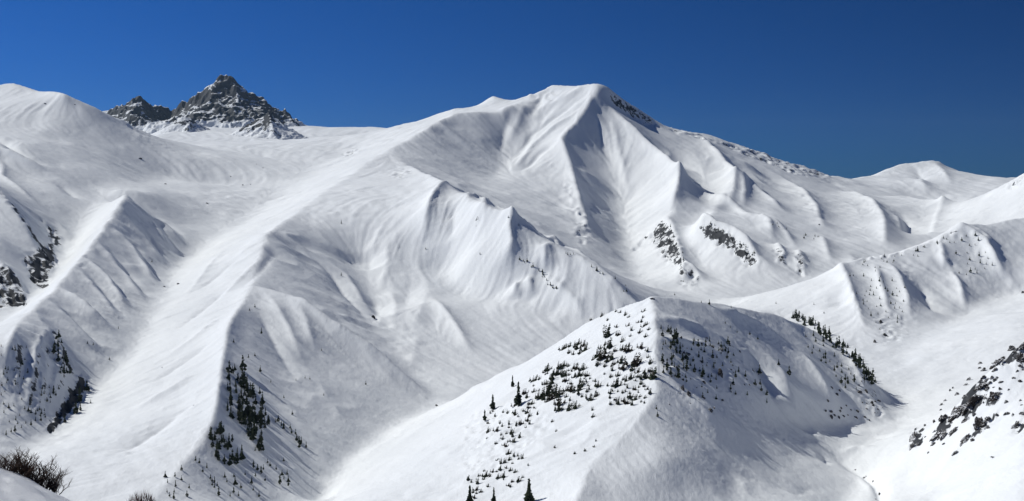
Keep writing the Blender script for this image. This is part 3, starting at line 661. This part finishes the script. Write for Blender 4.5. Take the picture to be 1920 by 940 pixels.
for u, v, h, l in [(992,944,46,'tall dense dark conifer at the bottom edge, biggest of the three'), (926,946,32,'tall slim conifer at the bottom edge, middle one of three'), (881,946,36,'tall ragged conifer at the bottom edge, left one of three'),
    (972,762,46,'tall double conifer standing on the near hill left shoulder'), (961,726,22,'conifer just up the slope from the tall double conifer'), (924,768,28,'leaning conifer left of the tall double conifer'), (909,790,22,'leftmost ragged conifer on the near hill left shoulder')]:
    lone(u, v, h, l, 'tall')
# near hill, shaded right face
stand(scatter([(1238,610),(1265,620),(1300,680),(1290,720),(1240,700)], 46, 5), 7, 18, 'dark conifer on the shaded side just right of the near hill crest', 'conifers just right of the near hill crest', place='the trees just right of the hill crest')
stand(scatter([(1295,640),(1365,640),(1385,680),(1330,710),(1300,700)], 36, 6), 7, 16, 'dark conifer among the rocks high on the shaded near hill face', 'conifers high on the shaded near hill face', place='the trees high on the shaded hill face')
stand(scatter([(1300,700),(1420,690),(1440,740),(1330,760),(1290,730)], 22, 9), 7, 14, 'dark conifer standing apart in the middle of the shaded near hill face', 'conifers in the middle of the shaded near hill face', place='the trees mid-way on the shaded hill face')
stand(along([(1490,594),(1525,612),(1560,640),(1600,672),(1622,700),(1638,722)], 100, 5), 9, 17, 'small conifer in the dense strip on the near hill right skyline', 'conifers of the strip on the near hill right skyline', place='the dense strip on the near hill right skyline')
stand(scatter([(1500,625),(1545,650),(1590,690),(1620,730),(1590,740),(1530,680)], 26, 7), 6, 12, 'small conifer inside the right skyline strip of the near hill', 'conifers inside the near hill right strip', place='the trees inside the right strip of the near hill')
for u, v, h, l in [(1487,598,14,'roundish conifer starting the strip on the near hill right skyline'), (1330,572,11,'small dark conifer on the flat top of the near hill'), (1315,568,5,'tiny conifer just left of the one on the flat hill top'), (1265,554,5,'tiny conifer on the flat summit skyline of the near hill'), (1371,578,5,'tiny conifer on the right shoulder skyline of the near hill'),
    (1460,685,12,'upper conifer of the two beside the shaded hollow'), (1480,704,18,'largest conifer beside the shaded hollow of the near hill'), (1544,673,11,'conifer alone on smooth snow left of the skyline strip'), (1602,716,14,'conifer on the lower lip of the right strip'), (1360,607,5,'first tiny conifer in the curved row across the near hill top'), (1370,615,5,'second tiny conifer in the curved row across the near hill top'), (1382,624,6,'third tiny conifer in the curved row across the near hill top'), (1406,628,7,'fourth tiny conifer in the curved row across the near hill top'), (1421,637,8,'last conifer in the curved row across the near hill top'),
    (1231,768,9,'small conifer with a long shadow on the lower central crest'), (1233,782,10,'lowest conifer on the central crest, above the smooth apron'), (1437,742,11,'upper of two conifers low on the shaded near hill face'), (1438,756,10,'lower of two conifers low on the shaded near hill face')]:
    lone(u, v, h, l)
# right middle ridge
stand(scatter([(1590,520),(1640,500),(1700,540),(1690,600),(1660,640),(1630,600)], 50, 6), 4, 8, 'tiny conifer on the shaded face of the right middle ridge', 'conifers on the right middle ridge face', place='the trees on the shaded right middle ridge face')
stand(along([(1615,490),(1640,500),(1700,480),(1760,452),(1790,435)], 24, 4), 4, 8, 'tiny conifer along the crest of the right middle ridge', 'conifers along the right middle ridge crest', place='the trees along the right ridge crest')
stand(scatter([(1760,450),(1830,440),(1870,510),(1800,520)], 24, 8), 4, 8, 'tiny conifer below the rocky top of the right middle ridge', 'conifers below the right middle ridge top', place='the trees below the right ridge top')
lone(1455, 570, 5, 'tiny conifer on the bright crest joining the two right hills'); lone(1526, 572, 5, 'upper tiny conifer on the bright snow left of the right ridge'); lone(1545, 588, 5, 'lower tiny conifer on the bright snow left of the right ridge')
# middle spur and main mountain
stand(along([(975,490),(1005,505),(1030,530),(1045,545)], 18, 3), 4, 9, 'tiny conifer along the dark rib of the middle spur', 'conifers on the dark rib of the middle spur', place='the trees along the dark rib of the middle spur')
stand(along([(1060,475),(1110,500),(1150,525),(1185,552)], 14, 3), 4, 7, 'tiny conifer near the long crest of the middle spur', 'conifers near the middle spur crest', place='the trees near the long middle spur crest')
stand(along([(1250,430),(1275,480),(1290,525)], 14, 5), 4, 7, 'tiny dark conifer on the rocky toe below the main summit', 'conifers on the rocky toe below the main summit', place='the trees on the main rocky toe')
stand(along([(1318,422),(1380,448),(1415,485)], 20, 4), 4, 7, 'tiny dark conifer on the rocky band right of the main toe', 'conifers on the rocky band of the main mountain', place='the trees on the far rocky band')
stand(along([(1420,405),(1480,440),(1545,455)], 10, 5), 4, 6, 'tiny conifer on the smooth lower right slope of the main mountain', 'conifers on the main mountain lower right slope', place='the trees on the main mountain lower right slope')
for u, v, l in [(900, 478, 'tiny conifer with a long shadow on the middle spur face'), (953, 409, 'upper tiny conifer on the middle spur crest'), (973, 424, 'lower tiny conifer on the middle spur crest'), (798, 468, 'tiny dark shrub at the foot of the curved rib')]:
    lone(u, v, 5, l)

placed = []
for T in TREES:
    p = hit(T[0], T[1])
    if p is None: continue
    m = T[2]*p[1]/F*(0.88 if T[5] == 'bush' else 1.0)
    placed.append((T[2], T, p, m))
placed.sort(key=lambda a: -a[0])
con = [a for a in placed if a[1][5] in ('conifer', 'tall')]; bus = [a for a in placed if a[1][5] == 'bush']
print('conifers', len(con), 'bushes', len(bus))
def plant(a, k):
    hp, T, p, m = a
    sx = rnd.uniform(.85, 1.2)
    big = T[5] == 'tall'; bush = T[5] == 'bush'
    c, t = (CON_BIG[k % 3] if big else BUSH[k % 8] if bush else CON[k % 6])
    if bush: sx *= 1.05
    o = empty('dwarf_pine' if bush else 'conifer_tree', p, rnd.uniform(0, 6.28) if not bush else rnd.uniform(-.5, .5), (m*sx, m*sx, m))
    tag(o, T[3], 'shrub' if bush else 'tree', T[4])
    if hp >= 9 or T[4] is None or True:
        child('foliage' if bush else 'crown', c, o); child('stem' if bush else 'trunk', t, o)
for k, a in enumerate(con[:300]): plant(a, k)
for k, a in enumerate(bus[:300]): plant(a, k)
def mass(name, rest, label):
    if not rest: return
    V, Fc, n = [], [], 0
    for k, (hp, T, p, m) in enumerate(rest):
        me = (BUSH if T[5] == 'bush' else CON)[k % 6][0]
        v = np.empty(len(me.vertices)*3, np.float32); me.vertices.foreach_get('co', v); v = v.reshape(-1, 3)*m+np.array(p, np.float32)
        V.append(v); f = np.empty(len(me.polygons)*4, np.int32); me.loops.foreach_get('vertex_index', f); Fc.append(f.reshape(-1, 4)+n); n += len(v)
    me = bpy.data.meshes.new(name); me.from_pydata(np.concatenate(V).tolist(), [], np.concatenate(Fc).tolist()); me.materials.append(M_NEEDLE)
    o = bpy.data.objects.new(name, me); COL.objects.link(o); o['kind'] = 'stuff'; o['label'] = label; o['category'] = 'trees'
mass('distant_conifers', con[300:], 'tiny dark conifers sprinkled over the far slopes')
print('trees', time.time()-T0)

# ------------------------------------------------------------------ rocks
def rock_mesh(seed, snowless=False):
    import bmesh
    bm = bmesh.new(); bmesh.ops.create_icosphere(bm, subdivisions=5, radius=1.0)
    r = np.random.default_rng(seed)
    D = r.normal(size=(16, 3)); D /= np.linalg.norm(D, axis=1)[:, None]; O = r.uniform(.35, .9, 16)
    from mathutils import noise as mn
    for v in bm.verts:
        n = np.array(v.co)
        q = n @ D.T; lim = np.min(np.where(q > 0.05, O/np.maximum(q, .05), 9)); rr_ = min(1.0, lim)
        rr_ += 0.20*mn.fractal(Vector((n[0]*2.5+seed, n[1]*2.5, n[2]*5)), 0.7, 2.1, 6) - 0.16*abs(mn.noise(Vector((n[0]*3, n[1]*3+seed, n[2]*3)))) + 0.05*mn.noise(Vector((n[0]*6, n[1]*6+seed, n[2]*14)))
        v.co = Vector(n*max(rr_, .25))
    me = bpy.data.meshes.new('rock'); bm.to_mesh(me); bm.free(); me.materials.append(M_ROCK); return me
ROCK = [rock_mesh(k) for k in range(9)]
def put_rock(u, v, wpx, hpx, label, group=None, cat='rock', name='rock_outcrop', tilt=None, deep=.35):
    p = hit(u, v+hpx*.25)
    if p is None: return
    k = p[1]/F
    o = bpy.data.objects.new(name, ROCK[(int(u)*7+int(v)) % 9]); COL.objects.link(o)
    o.scale = (wpx*k*.5, max(wpx, hpx)*k*.36, hpx*k*.62)
    o.rotation_euler = (rnd.uniform(-.3, .3), tilt if tilt is not None else rnd.uniform(-.2, .2), rnd.uniform(-.6, .6))
    o.location = (p[0], p[1]+hpx*k*.12, p[2]+hpx*k*.08)
    tag(o, label, cat, group)
D = .75
RK = [(1823,752,26,60,'largest dark rock outcrop on the right slope'),(1838,722,16,30,'dark outcrop just above the largest one on the right slope'),(1799,766,20,46,'tall dark outcrop left of the largest one'),(1771,781,14,28,'slim outcrop left of the tall one on the right slope'),(1752,790,9,9,'small round rock up the slope from the lowest outcrops'),
 (1757,811,10,32,'left of two slanting slabs in the lower outcrop row'),(1769,813,13,30,'right of two slanting slabs in the lower outcrop row'),(1789,807,11,18,'short blocky rock right of the two slanting slabs'),(1717,816,14,28,'upper rock of the outcrop ending at the valley'),(1710,836,13,20,'lowest dark rock where the outcrop meets the valley'),(1724,831,12,10,'small flat rock beside the lowest one'),(1735,797,7,8,'little rock on the crest above the lowest outcrop'),
 (1836,797,27,32,'wide brown outcrop in the lower middle of the right slope'),(1853,785,20,12,'low speckled ledge right of the wide brown outcrop'),(1813,819,14,22,'slanting rock left below the wide brown outcrop'),(1825,824,11,12,'small rock right of the slanting one below the brown outcrop'),(1803,831,8,12,'lowest small rock below the wide brown outcrop'),(1854,801,10,9,'small dark block under the speckled ledge'),
 (1871,676,12,32,'steep dark outcrop on the skyline notch of the right slope'),(1882,671,12,12,'little rock beside the steep skyline outcrop'),(1900,652,22,20,'dark outcrop at the right edge skyline'),(1916,648,18,34,'topmost dark outcrop cut by the right edge'),(1913,672,22,22,'dark outcrop under the topmost one at the right edge'),(1914,686,16,8,'thin ledge under the right edge outcrops'),
 (1865,712,13,10,'small rock alone on the upper right slope'),(1862,742,24,26,'speckled outcrop right of the largest one'),(1846,706,16,12,'flat snowy rock on the ridge above the largest outcrop'),(1876,729,10,10,'small rock right of the speckled outcrop'),(1870,778,14,9,'small ledge right of the speckled ledge'),(1891,775,12,9,'rock between the ledges and the right edge'),
 (1905,796,13,26,'dark upright rock near the right edge, lower down'),(1918,774,9,16,'rock cut by the right edge, mid height'),(1914,714,10,12,'small rock by the right edge above the gully'),(1900,709,9,5,'thin rock sliver in the smooth right gully'),(1863,857,14,4,'lowest thin rock streak on the right slope'),(1790,847,5,20,'long thin crack of rock running down from the brown outcrop'),(1741,848,4,6,'single tiny stone below the lower outcrop row'),(1918,548,10,8,'rock on the far snow at the right edge')]
for u, v, a, b, l in RK: put_rock(u, v, a, b, l, 'rock outcrops on the right slope', tilt=D if b > 1.2*a else None)
for u, v, a, b, l in [(334,532,11,5,'flat grey boulder in the left valley floor'),(308,537,6,4,'small boulder left of the flat one in the left valley'),(388,381,7,4,'dark boulder on the wide upper snowfield'),(310,345,6,3,'small boulder higher on the wide upper snowfield'),(262,297,9,3,'thin dark rock on the pale slope below the dome'),(84,194,7,3,'dark rock near the top of the left dome'),(140,196,4,2,'tiny rock right of the dome top rock'),(455,347,4,3,'left of two tiny rocks on the upper snowfield'),(470,346,5,2,'right of two tiny rocks on the upper snowfield'),(432,331,3,2,'tiny rock above the pair on the upper snowfield'),(481,308,3,2,'tiny rock far up the plateau snow'),(493,315,3,2,'lower tiny rock far up the plateau snow'),
 (818,760,9,6,'boulder at the mouth of the middle gully'),(700,594,6,10,'dark rock in the shaded notch of the middle gully'),(304,689,4,3,'tiny stone on the broad sunlit left slope'),(363,760,6,2,'thin dark stone on the broad sunlit left slope'),(1536,421,5,4,'small rock on the edge of a rib of the main mountain'),(20,152,8,3,'dark rock on the very top of the left skyline'),(1690,812,0,0,''),(1223,560,12,5,'dark rock ledge on the near hill summit'),
 (1352,655,18,10,'reddish rock on the shaded near hill face'),(1290,663,12,8,'dark rock at the left of the shaded near hill face'),(1335,650,10,6,'small rock up from the reddish one'),(1280,727,12,16,'rock block under the near hill crest on the shaded side'),(1292,738,12,18,'brownish rock block right of the one under the crest'),(1332,768,16,12,'snowy rock low on the shaded near hill face'),(1350,700,14,20,'reddish brown rock in the middle of the shaded face'),(1612,735,12,10,'rock at the bottom of the right strip of trees'),(1557,772,10,6,'rock above the shadow tip of the near hill'),(1582,780,9,6,'rock right of the one above the shadow tip'),(1605,782,10,7,'curved rock near the shadow tip of the near hill'),(1622,782,7,6,'rightmost small rock near the shadow tip'),(1630,700,8,9,'dark rock on the right skyline of the near hill'),(1634,755,8,8,'rock on the right edge foot of the near hill'),
 (1620,896,7,4,'upper dark stone at the stream gap'),(1624,893,4,3,'small stone beside the stream gap'),(1649,927,5,7,'dark stone at the lower stream bend'),(1604,881,5,3,'first small stone at the upper end of the stream gap'),(1637,903,5,4,'long dark stone midway along the stream gap'),(1642,936,5,3,'lowest small stone by the stream at the bottom edge'),(1652,609,0,0,''),(1660,628,16,10,'dark rock at the foot of the right middle ridge'),(1640,640,9,10,'snowy rock at the left foot of the right middle ridge'),(1652,603,12,10,'dark rocky knob on the right middle ridge face')]:
    if a: put_rock(u, v, a, b, l, None, name='boulder' if a < 10 else 'rock_outcrop')
for u, v in scatter([(1705,842),(1745,770),(1800,705),(1880,650),(1920,630),(1920,800),(1850,800),(1800,840),(1740,840)], 60, 6):
    a = rnd.uniform(4, 9); put_rock(u, v, a, a*rnd.uniform(.8, 2.2), 'small dark rock showing through the snow between the right slope outcrops', 'small rocks between the right slope outcrops', name='boulder', tilt=D)
for u, v in scatter([(1240,620),(1400,640),(1430,720),(1380,770),(1250,760)], 40, 7):
    a = rnd.uniform(3, 8); put_rock(u, v, a, a*rnd.uniform(.5, 1), 'small dark rock poking out of the shaded near hill face', 'small rocks on the shaded near hill face', name='boulder')
for u, v in scatter([(1560,720),(1620,690),(1660,770),(1640,790),(1540,780)], 30, 6):
    a = rnd.uniform(3, 9); put_rock(u, v, a, a*rnd.uniform(.6, 1.1), 'small dark rock at the lower right end of the near hill', 'small rocks at the lower right end of the near hill', name='boulder')
print('rocks', time.time()-T0)

# ------------------------------------------------------------------ foreground shrubs on the lip of the near slope
def near_z(x, y): return -1.7-0.22*y-0.44*(x+0.466*y)
def bare_shrub(seed, n, spread, wild):
    r = random.Random(seed); st, tw = MB(), MB()
    def grow(mb, p, d, L, rad, depth):
        pts = [p]; rads = [rad]; q = np.array(p, float); d = np.array(d, float)
        for k in range(4):
            d = d+np.array([r.uniform(-wild, wild), r.uniform(-wild, wild), r.uniform(-.12, .3)]); d /= np.linalg.norm(d)
            q = q+d*L/4; pts.append(tuple(q)); rads.append(rad*(1-.17*(k+1)))
            if depth and (k or r.random() < .5):
                for _ in range(r.randint(1, 2)):
                    e = d+np.array([r.uniform(-.9, .9), r.uniform(-.9, .9), r.uniform(-.1, .6)]); e /= np.linalg.norm(e)
                    grow(tw, tuple(q), e, L*r.uniform(.28, .5), rad*.45, depth-1)
        mb.tube(pts, rads, 4)
    for k in range(n):
        a = r.uniform(0, 6.28); q = r.uniform(0, spread)
        d = np.array([math.cos(a)*q*1.2+.1, math.sin(a)*q, r.uniform(.7, 1.1)]); d /= np.linalg.norm(d)
        grow(st, (math.cos(a)*q*.5, math.sin(a)*q*.5, -.15), d, r.uniform(.65, 1.05), r.uniform(.018, .028), 2)
    return st.mesh('stems', M_BARK), tw.mesh('twigs', M_TWIG)
SHRUBS = [bare_shrub(k+1, n, .62, .42) for k, n in enumerate((26, 30, 28))]
for k, (u, d, hpx, l) in enumerate([(6, 40.5, 40, 'leafless brown shrub at the left edge, cut by the frame'), (32, 41, 62, 'tallest leafless brown shrub, bushy top above the foreground snow lip'), (52, 41, 56, 'thick leafless shrub just right of the tallest one on the foreground lip'), (70, 41.5, 54, 'leafless shrub in the middle of the row on the foreground lip'), (88, 41.5, 46, 'low leafless shrub second from the right end of the row'), (103, 42, 34, 'smallest leafless shrub at the right end of the row')]):
    x = (u-960)/F*d; m = hpx*d/F
    a, b = SHRUBS[k % 3]
    o = empty('bare_shrub', (x, d, near_z(x, d)-.05), k*1.9, (m*1.1, m*1.1, m*.72)); tag(o, l, 'shrub', 'leafless shrubs along the foreground snow lip')
    child('stems', a, o); child('twigs', b, o)
def dome_bush():
    r = random.Random(77); st, tw = MB(), MB()
    for k in range(10):
        a = k*.63; st.tube([(0, 0, -.1), (math.cos(a)*.25, math.sin(a)*.25, .35), (math.cos(a)*.5, math.sin(a)*.5, .75)], [.02, .016, .008], 4)
    for k in range(2600):
        v = np.array([r.gauss(0, 1), r.gauss(0, 1), abs(r.gauss(0, 1))*.9+.05]); v /= np.linalg.norm(v)
        q = r.uniform(.45, .92); p = v*q; e = v+np.array([r.uniform(-.5, .5), r.uniform(-.5, .5), r.uniform(-.2, .6)]); e /= np.linalg.norm(e)
        L = r.uniform(.12, .22); sd_ = np.cross(e, (r.random(), r.random(), r.random())); sd_ /= np.linalg.norm(sd_)+1e-9
        tw.add([p-sd_*.012, p+sd_*.012, p+e*L], [(0, 1, 2)])
    return st.mesh('stems', M_BARK), tw.mesh('twigs', flat_mat('red_twigs', (0.06, 0.022, 0.018), (0.13, 0.055, 0.04), 6.0))
u, d = 265, 40.0; x = (u-960)/F*d
o = empty('round_shrub', (x, d, near_z(x, d)-.02), .4, (.78, .78, 1.50)); tag(o, 'round reddish-brown shrub poking up at the bottom edge below the left spur', 'shrub')
a, b = dome_bush(); child('stems', a, o); child('twigs', b, o)

# ------------------------------------------------------------------ the thin blue air between here and the far peaks
def haze_box(x0, x1, y0, y1, z0, z1, density):
    me = bpy.data.meshes.new('haze')
    v = [(x, y, zz) for zz in (z0, z1) for y in (y0, y1) for x in (x0, x1)]
    me.from_pydata(v, [], [(0, 2, 3, 1), (4, 5, 7, 6), (0, 1, 5, 4), (2, 6, 7, 3), (0, 4, 6, 2), (1, 3, 7, 5)]); me.update()
    m = bpy.data.materials.new('haze'); m.use_nodes = True; n = m.node_tree.nodes; n.clear()
    out = n.new('ShaderNodeOutputMaterial'); pv = n.new('ShaderNodeVolumePrincipled')
    pv.inputs['Color'].default_value = (0.55, 0.78, 1.0, 1); pv.inputs['Density'].default_value = density; pv.inputs['Anisotropy'].default_value = 0.3
    m.node_tree.links.new(pv.outputs[0], out.inputs['Volume']); me.materials.append(m)
    o = bpy.data.objects.new('haze', me); COL.objects.link(o); o['kind'] = 'stuff'; o['label'] = 'thin blue mountain air fading the farthest peaks'
    return o
haze_box(-9000, 9000, -60, 14000, float(min(z.min(), Zn.min()))-400, 760, 1.3e-5)
